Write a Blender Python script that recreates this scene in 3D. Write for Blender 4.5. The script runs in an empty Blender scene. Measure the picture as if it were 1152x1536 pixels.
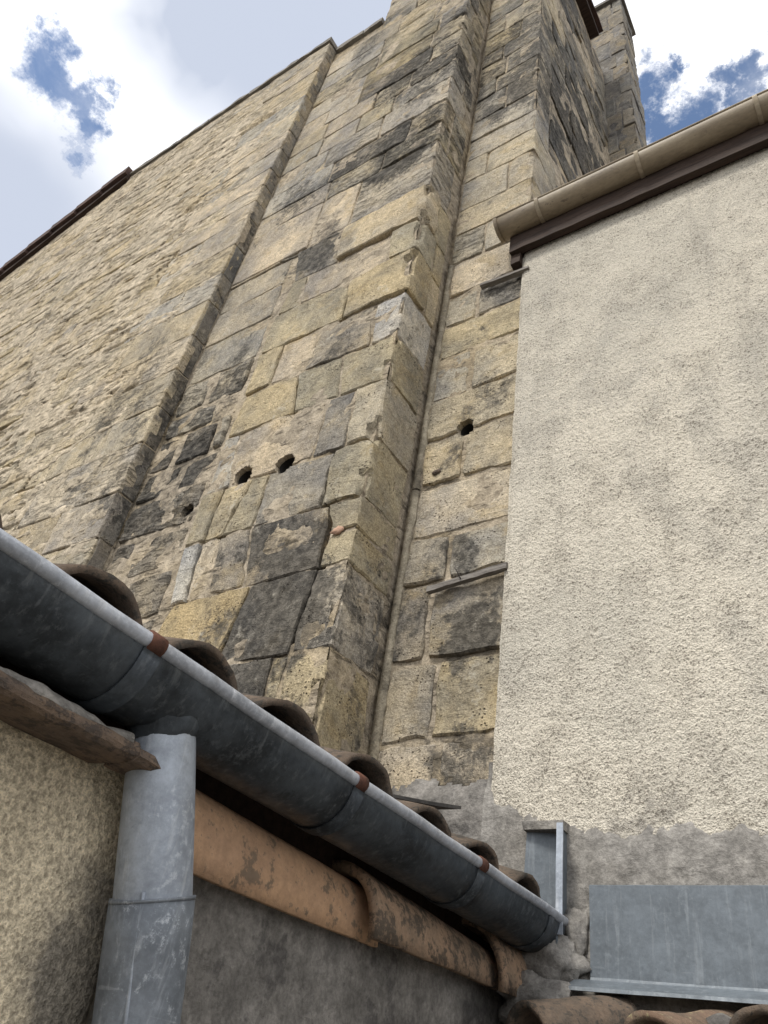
import bpy, math, random
import numpy as np
from mathutils import Vector, Matrix, noise

# ------------------------------------------------------------------ camera, sky, sun, exposure
sc = bpy.context.scene
COL = sc.collection
CZ = 1.6                                   # camera height above the yard
RX = ((0.8358719, -0.23657054, -0.49533074),
      (0.52935715, 0.58617782, 0.61333235),
      (0.14525553, -0.77487415, 0.61519988))   # rows: world x (along wall), y (into wall), z (up) in lens axes
cam_d = bpy.data.cameras.new('camera'); cam = bpy.data.objects.new('camera', cam_d); COL.objects.link(cam)
cam_d.sensor_fit = 'VERTICAL'; cam_d.sensor_height = 36; cam_d.sensor_width = 27; cam_d.lens = 27
cam_d.clip_start = 0.02; cam_d.clip_end = 2000
m = Matrix.Identity(4)
for i in range(3):
    m[i][0] = RX[i][0]; m[i][1] = -RX[i][1]; m[i][2] = -RX[i][2]
m[2][3] = CZ
cam.matrix_world = m
sc.camera = cam

SUN_DIR = Vector((-0.10, -0.58, 0.80)).normalized()      # towards the sun
EXPOSURE = 0.26
sun_d = bpy.data.lights.new('sun', 'SUN'); sun = bpy.data.objects.new('sun', sun_d); COL.objects.link(sun)
sun_d.energy = 2.3; sun_d.angle = math.radians(11); sun_d.color = (1, 0.955, 0.88)
sun.rotation_euler = SUN_DIR.to_track_quat('Z', 'Y').to_euler()
sc.view_settings.view_transform = 'Standard'; sc.view_settings.look = 'None'
sc.view_settings.exposure = EXPOSURE; sc.view_settings.gamma = 1; sc.view_settings.use_curve_mapping = False


class NT:
    """tiny node-tree writer"""
    def __init__(s, tree): s.t = tree; s.n = tree.nodes; s.l = tree.links
    def put(s, sock, v):
        if v is None: return
        if hasattr(v, 'is_output') or hasattr(v, 'links'): s.l.new(v, sock)
        elif isinstance(v, tuple) and len(v) == 3 and sock.type == 'RGBA': sock.default_value = v + (1,)
        else: sock.default_value = v
    def node(s, typ, **k):
        n = s.n.new(typ)
        for a, b in k.items(): setattr(n, a, b)
        return n
    def math(s, op, a, b=None, c=None, clamp=False):
        n = s.node('ShaderNodeMath', operation=op, use_clamp=clamp)
        s.put(n.inputs[0], a); s.put(n.inputs[1], b); s.put(n.inputs[2], c); return n.outputs[0]
    def vec(s, op, a, b=None):
        n = s.node('ShaderNodeVectorMath', operation=op); s.put(n.inputs[0], a); s.put(n.inputs[1], b)
        return n.outputs['Value'] if op in ('LENGTH', 'DOT_PRODUCT', 'DISTANCE') else n.outputs[0]
    def noise(s, v, scale, detail=5, rough=.55, dist=0.0, out=0):
        n = s.node('ShaderNodeTexNoise'); s.put(n.inputs['Vector'], v); n.inputs['Scale'].default_value = scale
        n.inputs['Detail'].default_value = detail; n.inputs['Roughness'].default_value = rough
        n.inputs['Distortion'].default_value = dist; return n.outputs[out]
    def voro(s, v, scale, feature='F1', rnd=1):
        n = s.node('ShaderNodeTexVoronoi', feature=feature); s.put(n.inputs['Vector'], v); n.inputs['Scale'].default_value = scale
        n.inputs['Randomness'].default_value = rnd; return n.outputs['Distance']
    def ramp(s, v, lo, hi, a=0.0, b=1.0):
        n = s.node('ShaderNodeMapRange', interpolation_type='SMOOTHSTEP'); s.put(n.inputs[0], v)
        s.put(n.inputs[1], lo); s.put(n.inputs[2], hi); s.put(n.inputs[3], a); s.put(n.inputs[4], b); return n.outputs[0]
    def mix(s, f, a, b, typ='MIX'):
        n = s.node('ShaderNodeMix', data_type='RGBA', blend_type=typ); s.put(n.inputs[0], f); s.put(n.inputs[6], a); s.put(n.inputs[7], b)
        return n.outputs[2]
    def mapv(s, v, scale, rot=(0, 0, 0)):
        n = s.node('ShaderNodeMapping'); s.put(n.inputs[0], v); n.inputs['Scale'].default_value = scale; n.inputs['Rotation'].default_value = rot
        return n.outputs[0]
    def grey(s, v):
        n = s.node('ShaderNodeCombineColor'); [s.put(n.inputs[i], v) for i in range(3)]; return n.outputs[0]
    def bump(s, h, strength, dist, normal=None):
        n = s.node('ShaderNodeBump'); n.inputs['Strength'].default_value = strength; n.inputs['Distance'].default_value = dist
        s.put(n.inputs['Height'], h); s.put(n.inputs['Normal'], normal); return n.outputs[0]


def lens_dir(u, v):
    c = (u - 576, v - 768, 1152.)
    return Vector([sum(RX[i][k] * c[k] for k in range(3)) for i in range(3)])

# --- sky: clear Nishita blue with broken cloud over it
world = bpy.data.worlds.new('World'); sc.world = world; world.use_nodes = True
w = NT(world.node_tree); w.n.clear()
sky = w.node('ShaderNodeTexSky', sky_type='NISHITA'); sky.sun_disc = False
sky.sun_elevation = math.asin(SUN_DIR.z); sky.sun_rotation = math.atan2(SUN_DIR.x, SUN_DIR.y)
sky.altitude = 50; sky.air_density = 1.0; sky.dust_density = 0.6; sky.ozone_density = 1.6
tc = w.node('ShaderNodeTexCoord'); dirv = tc.outputs['Generated']
sep = w.node('ShaderNodeSeparateXYZ'); w.put(sep.inputs[0], dirv)
den = w.math('MAXIMUM', w.math('ADD', sep.outputs[2], 0.12), 0.06)
comb = w.node('ShaderNodeCombineXYZ'); w.put(comb.inputs[0], w.math('DIVIDE', sep.outputs[0], den)); w.put(comb.inputs[1], w.math('DIVIDE', sep.outputs[1], den))
cp = comb.outputs[0]
warp = w.vec('ADD', cp, w.vec('SCALE', w.noise(cp, 2.2, 4, .6, 0, 1), None))
warp.node.inputs[1].links[0].from_node.inputs['Scale'].default_value = 0.22
cl = w.noise(warp, 1.9, 11, .64)
def gap_at(u, v, r):
    d = lens_dir(u, v).normalized()
    q = Vector((d.x / (d.z + .12), d.y / (d.z + .12), 0))
    dd = w.vec('DISTANCE', w.vec('ADD', cp, w.vec('SCALE', w.noise(cp, 5.0, 9, .68, 0, 1), None)), q + Vector((.17, .17, .17)))
    sn = [n for n in w.n if n.type == 'VECT_MATH' and n.operation == 'SCALE'][-1]; sn.inputs['Scale'].default_value = 0.34
    return w.ramp(dd, r * .35, r * 1.25, 1, 0)
gaps = w.math('MAXIMUM', w.math('MAXIMUM', gap_at(95, 135, .075), gap_at(150, 190, .06)), w.math('MAXIMUM', gap_at(985, 190, .075), gap_at(1085, 125, .05)))
cover = w.math('SUBTRACT', w.math('ADD', cl, 0.27), w.math('MULTIPLY', gaps, 0.42))
mask = w.ramp(cover, .36, .66)
shade = w.ramp(w.noise(w.vec('ADD', warp, (3.1, 7.7, 0)), 1.15, 6, .6), .36, .52)
def grey_at(u, v, r):
    d = lens_dir(u, v).normalized(); q = Vector((d.x / (d.z + .12), d.y / (d.z + .12), 0))
    return w.ramp(w.vec('DISTANCE', w.vec('ADD', warp, (-.11, -.11, -.11)), q), r * .3, r, 1, 0)
shade = w.math('SUBTRACT', shade, w.math('MAXIMUM', grey_at(420, 20, .26), grey_at(10, 340, .30)), None, True)
thin = w.ramp(cover, .45, .58, 1, 0)
cloudc = w.mix(w.math('MAXIMUM', shade, w.math('MULTIPLY', thin, .75)), (5.2, 5.7, 6.8), (13.0, 13.0, 13.1))
bg = w.node('ShaderNodeBackground'); w.put(bg.inputs[0], w.mix(mask, w.mix(1.0, sky.outputs[0], (1.55, 1.5, 1.45), 'MULTIPLY'), cloudc)); bg.inputs[1].default_value = 0.10
wo = w.node('ShaderNodeOutputWorld'); w.l.new(bg.outputs[0], wo.inputs[0])

# ------------------------------------------------------------------ helpers
RNG = random.Random(7)
def on_y(u, v, y): r = lens_dir(u, v); return r * (y / r.y)
def on_x(u, v, x): r = lens_dir(u, v); return r * (x / r.x)
def lerp(a, b, t): return a + (b - a) * t

def link(o, parent=None):
    COL.objects.link(o)
    if parent is not None: o.parent = parent
    return o

def mk(name, verts, faces, mat, parent=None, smooth=True, centre=True, color=None, sharp=None):
    """one mesh object; verts are relative to the lens height (z + CZ); the origin goes to the middle of the piece"""
    vs = np.asarray(verts, dtype=np.float64).reshape(-1, 3).copy(); vs[:, 2] += CZ
    c = vs.mean(axis=0) if centre else np.zeros(3)
    me = bpy.data.meshes.new(name); me.from_pydata((vs - c).tolist(), [], faces); me.update()
    if smooth: me.polygons.foreach_set('use_smooth', [True] * len(me.polygons))
    if smooth and sharp: me.set_sharp_from_angle(angle=sharp)
    me.materials.append(mat)
    o = bpy.data.objects.new(name, me)
    if color: o.color = color
    COL.objects.link(o)
    if parent is not None:
        o.parent = parent
        o.location = Vector(c) - world_loc(parent)
    else: o.location = c
    return o

def world_loc(o):
    p = Vector(o.location)
    while o.parent is not None: o = o.parent; p += Vector(o.location)
    return p

def thing(name, label, cat, loc=(0, 0, 0), group=None):
    o = bpy.data.objects.new(name, None); o.empty_display_size = .1; COL.objects.link(o)
    o.location = (loc[0], loc[1], loc[2] + CZ); return tag(o, label, cat, group)
def tag(o, label, cat, group=None):
    o['label'] = label; o['category'] = cat
    if group: o['group'] = group
    return o

def vn(x, y, seed=0):
    """value noise on arrays, 0..1"""
    xi = np.floor(x).astype(np.int64); yi = np.floor(y).astype(np.int64); fx = x - xi; fy = y - yi
    fx = fx * fx * (3 - 2 * fx); fy = fy * fy * (3 - 2 * fy)
    def h(a, b):
        n = (a * 374761393 + b * 668265263 + seed * 1442695041) & 0xFFFFFFFF
        n = ((n ^ (n >> 13)) * 1274126177) & 0xFFFFFFFF
        return ((n ^ (n >> 16)) & 0xFFFF) / 65535.
    return (h(xi, yi) * (1 - fx) + h(xi + 1, yi) * fx) * (1 - fy) + (h(xi, yi + 1) * (1 - fx) + h(xi + 1, yi + 1) * fx) * fy
def fbm(x, y, sc0, oct=4, seed=0, gain=.5):
    t = 0; a = 1; n = 0
    for k in range(oct):
        t = t + a * vn(x * sc0 * 2 ** k, y * sc0 * 2 ** k, seed + k); n += a; a *= gain
    return t / n

def relief(name, fmap, S, Zs, hfun, mat, parent=None, keep=None, color=None):
    """sheet of masonry / render with real relief; fmap(s, z, d) -> x, y, z arrays"""
    ss, zz = np.meshgrid(np.asarray(S, float), np.asarray(Zs, float), indexing='ij')
    d = hfun(ss, zz)
    X, Y, Z = fmap(ss, zz, d)
    V = np.stack([X + 0 * ss, Y + 0 * ss, Z + 0 * ss], -1).reshape(-1, 3)
    ns, nz = ss.shape
    idx = np.arange(ns * nz).reshape(ns, nz)
    F = np.stack([idx[:-1, :-1], idx[1:, :-1], idx[1:, 1:], idx[:-1, 1:]], -1).reshape(-1, 4)
    if keep is not None:
        cs = (ss[:-1, :-1] + ss[1:, 1:]) / 2; cz = (zz[:-1, :-1] + zz[1:, 1:]) / 2
        F = F[keep(cs, cz).reshape(-1)]
        used = np.unique(F); re = np.full(ns * nz, -1); re[used] = np.arange(len(used)); V = V[used]; F = re[F]
    return mk(name, V, F.tolist(), mat, parent, color=color)

def front(y0): return lambda s, z, d: (s, y0 - d, z)          # faces -y
def sideR(x0): return lambda s, z, d: (x0 + d, s, z)          # faces +x, s = y
def folded(x0, y0):                                            # s<0 on the front (x0+s), s>0 round the corner
    r = .007; q = r / (math.pi / 4)
    def f(s, z, d):
        if s <= -r: return (x0 + s + r - q if s > -.05 else x0 + s, y0 - d, z)
        if s >= r: return (x0 + d, y0 + s, z)
        t = (s + r) / (2 * r) * math.pi / 2
        return (x0 - q + (q + d) * math.sin(t), y0 + q - (q + d) * math.cos(t), z)
    return f

HOLES = []     # (plane key, s, z, radius s, radius z)
def hole_depth(key, s, z):
    t = 0.0
    for k, hs, hz, rs, rz in HOLES:
        if k == key:
            a = ((s - hs) / rs) ** 2 + ((z - hz) / rz) ** 2
            if a < 1: t = max(t, min(1, (1 - a) * 9))
    return t

def block_mesh(fmap, L, R, bz, tz, seed, key=None, rough=.004, gap=.006, bevel=.005, proud=0.0, fold=False, dense=1.0, wob=.005, depth=.05, chip=.5, corner=.02, tilt=.006):
    """one dressed or rough stone: gridded face with worn edges and a skirt going back into the wall"""
    wS = abs(R[0] - L[0]); hZ = abs(tz((L[0] + R[0]) / 2) - bz((L[0] + R[0]) / 2))
    near = any(k == key and min(L) - .06 < hs < max(R) + .06 and bz(hs) - .06 < hz < tz(hs) + .06 for k, hs, hz, a, b in HOLES)
    step = .010 if near else .055 / dense
    nx = max(3, min(60, int(wS / step))); nz = max(3, min(40, int(hZ / step)))
    ea = min(.2, (bevel * .7 + .002) / max(wS, .02)); eb = min(.2, (bevel * .7 + .002) / max(hZ, .02))
    A = [0] + [lerp(ea, 1 - ea, i / (nx - 1)) for i in range(nx)] + [1]
    B = [0] + [lerp(eb, 1 - eb, i / (nz - 1)) for i in range(nz)] + [1]
    if fold:
        w0 = (0 - L[0]) / (R[0] - L[0]); A = sorted(set([a for a in A if abs(a - w0) > .03] + [w0 - .007 / wS, w0, w0 + .007 / wS]))
    so = seed * 7.31
    tx = (noise.noise((so, 1, 2))) * tilt; tzz = (noise.noise((so, 5, 2))) * tilt
    verts = []; n1, n2 = len(A), len(B)
    for a in A:
        for b in B:
            ca = 1 - corner * abs(2 * b - 1) ** 7; cb = 1 - corner * abs(2 * a - 1) ** 7
            aa = .5 + (a - .5) * ca; bb = .5 + (b - .5) * cb
            s = lerp(lerp(L[0], L[1], bb) + gap, lerp(R[0], R[1], bb) - gap, aa)
            z = lerp(bz(s) + gap, tz(s) - gap, bb)
            s += wob * noise.noise((s * 14 + so, z * 14, 3.3)) * (0 if (fold and abs(s) < .02) else 1) + wob * .5 * noise.noise((s * 45 + so, z * 45, 1.3)) * (0 if (fold and abs(s) < .02) else 1)
            z += wob * noise.noise((s * 14, z * 14 + so, 9.3)) + wob * .5 * noise.noise((s * 45, z * 45 + so, 4.3))
            e = min(a, 1 - a, b, 1 - b)
            d = proud + rough * (noise.noise((s * 5 + so, z * 7, 0)) + .6 * noise.noise((s * 14 + so, z * 20, 0)) + .35 * noise.noise((s * 40, z * 50, so)))
            d += tx * (2 * a - 1) + tzz * (2 * b - 1)
            if e <= 0: d -= bevel * (.8 + .8 * abs(noise.noise((s * 25, z * 25, so))))
            ch = noise.noise((s * 9, z * 9, so + 4))                       # chipped arrises
            if fold and abs(s) < .014 and ch > .1: d -= (ch - .1) * .035 * chip * 2
            elif e <= .0001 and ch > .15: d -= (ch - .15) * .05 * chip
            if near: d -= .4 * hole_depth(key, s, z)
            verts.append((s, z, d))
    faces = [(i * n2 + j, (i + 1) * n2 + j, (i + 1) * n2 + j + 1, i * n2 + j + 1) for i in range(n1 - 1) for j in range(n2 - 1)]
    rim = [i * n2 for i in range(n1)] + [(n1 - 1) * n2 + j for j in range(1, n2)] + [i * n2 + n2 - 1 for i in range(n1 - 2, -1, -1)] + [j for j in range(n2 - 2, 0, -1)]
    base = len(verts)
    for k in rim:
        s, z, d = verts[k]; verts.append((s, z, d - depth))
    for k in range(len(rim)):
        k2 = (k + 1) % len(rim)
        faces.append((rim[k2], rim[k], base + k, base + k2))
    return [fmap(*v) for v in verts], faces

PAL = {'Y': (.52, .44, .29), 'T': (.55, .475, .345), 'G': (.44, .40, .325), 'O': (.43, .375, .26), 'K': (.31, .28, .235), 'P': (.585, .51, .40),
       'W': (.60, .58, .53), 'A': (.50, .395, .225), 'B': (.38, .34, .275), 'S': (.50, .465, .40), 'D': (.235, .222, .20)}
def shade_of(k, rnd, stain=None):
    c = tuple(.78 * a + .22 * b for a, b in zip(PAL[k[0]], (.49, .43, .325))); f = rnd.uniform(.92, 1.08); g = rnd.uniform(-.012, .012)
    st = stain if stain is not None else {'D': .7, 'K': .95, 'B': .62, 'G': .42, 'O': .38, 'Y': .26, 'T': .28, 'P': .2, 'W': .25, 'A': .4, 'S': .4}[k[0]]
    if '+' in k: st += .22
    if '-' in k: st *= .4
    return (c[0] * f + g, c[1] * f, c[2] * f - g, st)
SEED = [0]
def block(name, fmap, L, R, bz, tz, mat, parent, shade, **k):
    SEED[0] += 1
    v, f = block_mesh(fmap, L, R, bz, tz, SEED[0], **k)
    return mk(name, v, f, mat, parent, color=shade, sharp=.5)
def zline(z, k, amp=.008): return lambda s: z + amp * noise.noise((s * 2.3, k * 3.7, 1.1)) + amp * .5 * noise.noise((s * 9, k * 3.7, 5.1))

# ------------------------------------------------------------------ materials
def new_mat(name):
    mt = bpy.data.materials.new(name); mt.use_nodes = True; t = NT(mt.node_tree); t.n.clear()
    b = t.node('ShaderNodeBsdfPrincipled'); o = t.node('ShaderNodeOutputMaterial'); t.l.new(b.outputs[0], o.inputs[0])
    return mt, t, b
def fin(t, b, col, rough, normal=None, metal=0, spec=.3):
    t.put(b.inputs['Base Color'], col); t.put(b.inputs['Roughness'], rough); t.put(b.inputs['Metallic'], metal)
    t.put(b.inputs['Specular IOR Level'], spec)
    if normal is not None: t.l.new(normal, b.inputs['Normal'])
def wpos(t): return t.node('ShaderNodeNewGeometry').outputs['Position']

def grime(t, p, alpha):
    """black crust spreading over stones and joints alike; alpha adds what one stone carries more of"""
    zone = t.ramp(t.noise(t.mapv(p, (1.6, 1.6, .8)), 1.0, 6, .6, .6), .46, .66, 0, .7)
    wp = t.vec('ADD', p, t.vec('SCALE', t.noise(p, 3.5, 6, .65, 0, 1), None))
    [n for n in t.n if n.type == 'VECT_MATH' and n.operation == 'SCALE'][-1].inputs['Scale'].default_value = .7
    for (u, v, y, r, a) in GRIME:
        q = on_y(u, v, y) + Vector((.35, .35, .35 + CZ))
        zone = t.math('MAXIMUM', zone, t.ramp(t.vec('DISTANCE', t.vec('MULTIPLY', wp, (1, .4, .8)), (q.x, q.y * .4, q.z * .8)), r * .35, r, a, 0))
    sn = t.math('ADD', t.math('MULTIPLY', t.noise(p, 4.2, 11, .72, .6), .58), t.math('MULTIPLY', t.noise(p, 34, 7, .78), .42))
    am = t.math('ADD', t.math('MULTIPLY', zone, .80), t.math('MULTIPLY', alpha, .46))
    thr = t.math('SUBTRACT', .630, t.math('MULTIPLY', am, .26))
    return t.ramp(sn, thr, t.math('ADD', thr, .13))
# where the crust has gathered: lower buttress, the eroded bay, below the laths, streaks up the tower
GRIME = [(425, 915, 1.79, .42, 1.0), (390, 820, 1.79, .25, .8), (260, 720, 1.79, .40, .8), (330, 590, 1.79, .30, .7), (470, 385, 1.79, .22, 1.0), (480, 350, 1.79, .2, .8), (600, 220, 1.79, .5, .95),
         (630, 110, 1.79, .65, .9), (715, 960, 2.1, .20, 1.0), (690, 1160, 2.1, .22, .9), (690, 830, 2.1, .16, .8), (740, 430, 2.1, .14, .9), (790, 120, 2.1, .6, .9), (860, 150, 2.7, 1.0, .8), (610, 470, 1.79, .12, .6)]
def film(t, p, c, amt=.55):
    f = t.ramp(t.noise(t.mapv(p, (1.7, 1.7, 1.0)), 1.0, 9, .66, .4), .42, .64, 0, amt)
    return t.mix(f, c, t.mix(1, c, (.60, .635, .72), 'MULTIPLY'))
def stone_mat(name, strata=.5, pits=.5, rough_k=1.0, fil=.8):
    mt, t, b = new_mat(name)
    p = wpos(t); oi = t.node('ShaderNodeObjectInfo')
    off = t.vec('ADD', p, t.vec('MULTIPLY', t.grey(oi.outputs['Random']), (37., 53., 71.)))
    big = t.noise(off, 3.6, 6, .62); grain = t.noise(p, 130, 3, .75); mid = t.noise(p, 30, 7, .72); low = t.noise(off, 9, 8, .68)
    st = t.noise(t.mapv(off, (9, 9, 36)), 1.0, 8, .7, .9)
    oc = oi.outputs['Color']
    c = t.mix(t.ramp(big, .35, .7), t.mix(1, oc, (1.12, 1.08, 1.0), 'MULTIPLY'), t.mix(1, oc, (.74, .755, .80), 'MULTIPLY'))
    c = t.mix(t.math('MULTIPLY', t.ramp(t.noise(off, 5.5, 7, .66, .5), .52, .68), .42), c, (.47, .355, .18))          # iron-yellow flush
    c = t.mix(t.ramp(low, .48, .64, 0, .5), c, t.mix(1, c, (.66, .65, .63), 'MULTIPLY'))
    c = t.mix(1, c, t.grey(t.ramp(mid, .3, .7, .84, 1.20)), 'MULTIPLY')
    c = t.mix(1, c, t.grey(t.ramp(grain, .25, .75, .62, 1.34)), 'MULTIPLY')
    if strata: c = t.mix(t.ramp(st, .54, .66, 0, .5 * strata), c, (.13, .115, .095))
    # black crust: its own blotchy shape, amount set per stone
    sm = grime(t, p, oi.outputs['Alpha']); c = film(t, p, c, fil)
    c = t.mix(t.math('MULTIPLY', sm, .86), c, t.mix(t.ramp(mid, .38, .66), (.045, .043, .04), (.16, .148, .128)))
    # pale lime / lichen flecks
    lf = t.ramp(t.math('ADD', t.math('MULTIPLY', t.noise(p, 7, 8, .7), .6), t.math('MULTIPLY', mid, .4)), .56, .64, 0, .5)
    c = t.mix(lf, c, (.52, .485, .405))
    # pin holes
    pit = t.ramp(t.voro(t.vec('ADD', p, t.vec('MULTIPLY', t.noise(p, 60, 2, .5, 0, 1), (.012, .012, .012))), 62), .10, .30, 1, 0); pg = t.ramp(t.noise(off, 7, 5, .65), .50, .62)
    pm = t.math('MULTIPLY', pit, t.math('MULTIPLY', pg, pits))
    c = t.mix(t.math('MULTIPLY', pm, .85), c, (.06, .052, .042))
    h = t.math('ADD', t.math('MULTIPLY', grain, .45), t.math('ADD', t.math('MULTIPLY', mid, .55), t.math('MULTIPLY', low, .6)))
    h = t.math('SUBTRACT', h, t.math('MULTIPLY', pm, 1.0)); h = t.math('SUBTRACT', h, t.math('MULTIPLY', t.ramp(st, .5, .66), strata * .9))
    fin(t, b, c, .95, t.bump(h, 1.0, .014 * rough_k), spec=.1)
    return mt
M = {}
M['stone'] = stone_mat('limestone', .16, .9)
M['eroded'] = stone_mat('eroded_limestone', .95, 1.0, 1.6)
M['rubble'] = stone_mat('rubble_limestone', .8, 1.0, 1.0, .25)

def mortar_mat(name, pale, dirt, dirt_amt, ochre=.3, crev=.0, grimy=False, bd=.010):
    mt, t, b = new_mat(name); p = wpos(t)
    g = t.noise(p, 120, 4, .7); m1 = t.noise(p, 5, 7, .65); m2 = t.noise(p, 23, 6, .65)
    c = t.mix(t.ramp(m1, .35, .65), pale, tuple(x * .78 for x in pale))
    c = t.mix(t.math('MULTIPLY', t.ramp(t.noise(p, 2.1, 5, .6), .5, .65), ochre), c, (.45, .34, .17))
    dm = t.math('ADD', t.math('MULTIPLY', m1, .6), t.math('MULTIPLY', m2, .4))
    c = t.mix(t.ramp(dm, .62 - dirt_amt, .70 - dirt_amt, 0, .88), c, dirt)
    c = t.mix(1, c, t.grey(t.ramp(g, .2, .8, .7, 1.25)), 'MULTIPLY')
    c = t.mix(1, c, t.grey(t.ramp(m2, .3, .7, .66, 1.25)), 'MULTIPLY')
    if grimy: c = t.mix(t.math('MULTIPLY', grime(t, p, .12), .7), film(t, p, c, .3), (.08, .074, .066))
    cr = t.noise(t.mapv(p, (11, 11, 34)), 1, 8, .7, .6)
    c = t.mix(t.ramp(cr, .57, .68, 0, crev), c, (.085, .075, .06))
    h = t.math('SUBTRACT', t.math('ADD', t.math('MULTIPLY', g, .4), t.math('MULTIPLY', m2, 1.3)), t.math('MULTIPLY', t.ramp(cr, .54, .68), crev * 1.6))
    fin(t, b, c, .96, t.bump(h, 1.0, bd), spec=.1)
    return mt
M['mortar'] = mortar_mat('lime_mortar', (.50, .425, .32), (.10, .088, .07), .05, .3, .5, True)
M['mortar_pale'] = mortar_mat('pale_lime_mortar', (.62, .53, .395), (.26, .21, .15), .01, .35, .75, True)
M['cement'] = mortar_mat('dark_cement', (.26, .245, .225), (.085, .08, .076), .10, .0, .1, False, .006)
M['cement_light'] = mortar_mat('grey_cement', (.30, .285, .262), (.13, .122, .112), .07, .04, .12, False, .006)
M['fillet'] = mortar_mat('fillet_mortar', (.43, .38, .29), (.13, .115, .09), .08, .1)

def render_mat():
    mt, t, b = new_mat('roughcast_render'); p = wpos(t)
    big = t.noise(p, 1.3, 6, .6); mid = t.noise(p, 8, 7, .68); gr = t.noise(p, 240, 2, .7); g2 = t.noise(p, 150, 2, .6)
    c = t.mix(t.ramp(big, .35, .65), (.71, .655, .55), (.61, .57, .485))
    c = t.mix(t.ramp(mid, .46, .66, 0, .45), c, (.50, .455, .375))
    st = t.math('ADD', t.math('MULTIPLY', t.noise(t.mapv(p, (2.2, 2.2, 1.2)), 1, 9, .7, .8), .7), t.math('MULTIPLY', mid, .3))
    c = t.mix(t.ramp(st, .45, .64, 0, .50), c, (.45, .425, .375))                        # grey weather stains
    c = t.mix(t.ramp(t.noise(t.mapv(p, (9, 9, .9)), 1, 6, .65, .3), .56, .70, 0, .4), c, (.36, .33, .28))   # run-off streaks
    z = t.node('ShaderNodeSeparateXYZ'); t.put(z.inputs[0], p)
    damp = t.math('ADD', t.math('SUBTRACT', 2.320000, z.outputs[2]), t.math('MULTIPLY', t.math('SUBTRACT', st, .5), 1.9))
    c = t.mix(t.ramp(damp, -.05, .20, 0, .85), c, (.27, .25, .225))                     # damp tide mark over the plinth
    sp = t.math('ADD', t.math('MULTIPLY', g2, .78), t.math('MULTIPLY', mid, .22))
    c = t.mix(t.ramp(sp, .54, .64, 0, .72), c, (.16, .14, .112))
    c = t.mix(1, c, t.grey(t.ramp(gr, .25, .75, .76, 1.2)), 'MULTIPLY')
    h = t.math('ADD', g2, t.math('MULTIPLY', gr, .5))
    fin(t, b, c, .97, t.bump(h, 1.0, .010), spec=.1); return mt
M['render'] = render_mat()
def shedrender_mat():
    mt, t, b = new_mat('cream_render'); p = wpos(t)
    big = t.noise(p, 4, 7, .65); gr = t.noise(p, 330, 2, .6); mid = t.noise(p, 130, 2, .55); lo = t.noise(p, 14, 8, .68)
    c = t.mix(t.ramp(big, .35, .66), (.68, .585, .425), (.53, .455, .33))
    c = t.mix(t.ramp(lo, .50, .68, 0, .55), c, (.34, .295, .215))
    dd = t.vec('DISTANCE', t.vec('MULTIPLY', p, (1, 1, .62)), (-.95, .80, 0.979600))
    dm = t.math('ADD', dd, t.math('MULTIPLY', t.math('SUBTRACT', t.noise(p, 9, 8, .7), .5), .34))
    c = t.mix(t.ramp(dm, .08, .20, .85, 0), c, (.135, .125, .11))                      # cream turns dark grey in a ragged patch beside the downpipe
    c = t.mix(1, c, t.grey(t.ramp(mid, .3, .7, .66, 1.28)), 'MULTIPLY')
    c = t.mix(1, c, t.grey(t.ramp(gr, .25, .75, .72, 1.25)), 'MULTIPLY')
    fin(t, b, c, .96, t.bump(t.math('ADD', mid, t.math('MULTIPLY', gr, .5)), 1.0, .005), spec=.1); return mt
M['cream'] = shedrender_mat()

def zinc_mat(name, base, dark, light, metal, rough, blot=.5):
    mt, t, b = new_mat(name); p = wpos(t)
    n = t.noise(p, 8, 9, .7); s = t.noise(t.mapv(p, (70, 70, 6)), 1, 6, .65, .3); f = t.noise(p, 75, 6, .75); m2 = t.noise(p, 24, 9, .75, .6)
    c = t.mix(t.ramp(n, .38, .62), base, dark)
    c = t.mix(t.ramp(t.math('ADD', t.math('MULTIPLY', n, .45), t.math('MULTIPLY', f, .55)), .54, .62, 0, blot), c, light)
    c = t.mix(t.ramp(s, .52, .70, 0, .5), c, light)
    c = t.mix(t.ramp(m2, .57, .64, 0, .65), c, dark)
    scr = t.noise(t.mapv(p, (14, 3, 90), (.5, .2, .3)), 1, 3, .5)
    c = t.mix(t.ramp(scr, .70, .75, 0, .3), c, light)
    c = t.mix(1, c, t.grey(t.ramp(f, .25, .75, .82, 1.18)), 'MULTIPLY')
    r = t.ramp(t.math('ADD', t.math('MULTIPLY', f, .5), t.math('MULTIPLY', m2, .5)), .35, .65, rough - .14, rough + .16)
    fin(t, b, c, r, t.bump(t.math('ADD', t.noise(p, 11, 3, .5), t.math('MULTIPLY', f, .10)), .45, .008), metal=metal, spec=.45); return mt
M['zinc_dark'] = zinc_mat('weathered_zinc', (.070, .082, .094), (.028, .033, .038), (.15, .163, .173), .45, .42, .35)
M['zinc_pipe'] = zinc_mat('grey_zinc_pipe', (.38, .42, .475), (.27, .30, .345), (.54, .57, .60), .25, .48, .5)
M['zinc_sleeve'] = zinc_mat('dull_zinc_sleeve', (.23, .255, .285), (.15, .168, .19), (.45, .475, .50), .2, .55, .7)
M['zinc_panel'] = zinc_mat('zinc_flashing_sheet', (.145, .168, .19), (.115, .133, .15), (.24, .265, .285), .2, .55, .25)
M['zinc_bead'] = zinc_mat('zinc_bead', (.46, .49, .54), (.30, .32, .355), (.62, .64, .67), .3, .42, .4)

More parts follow.
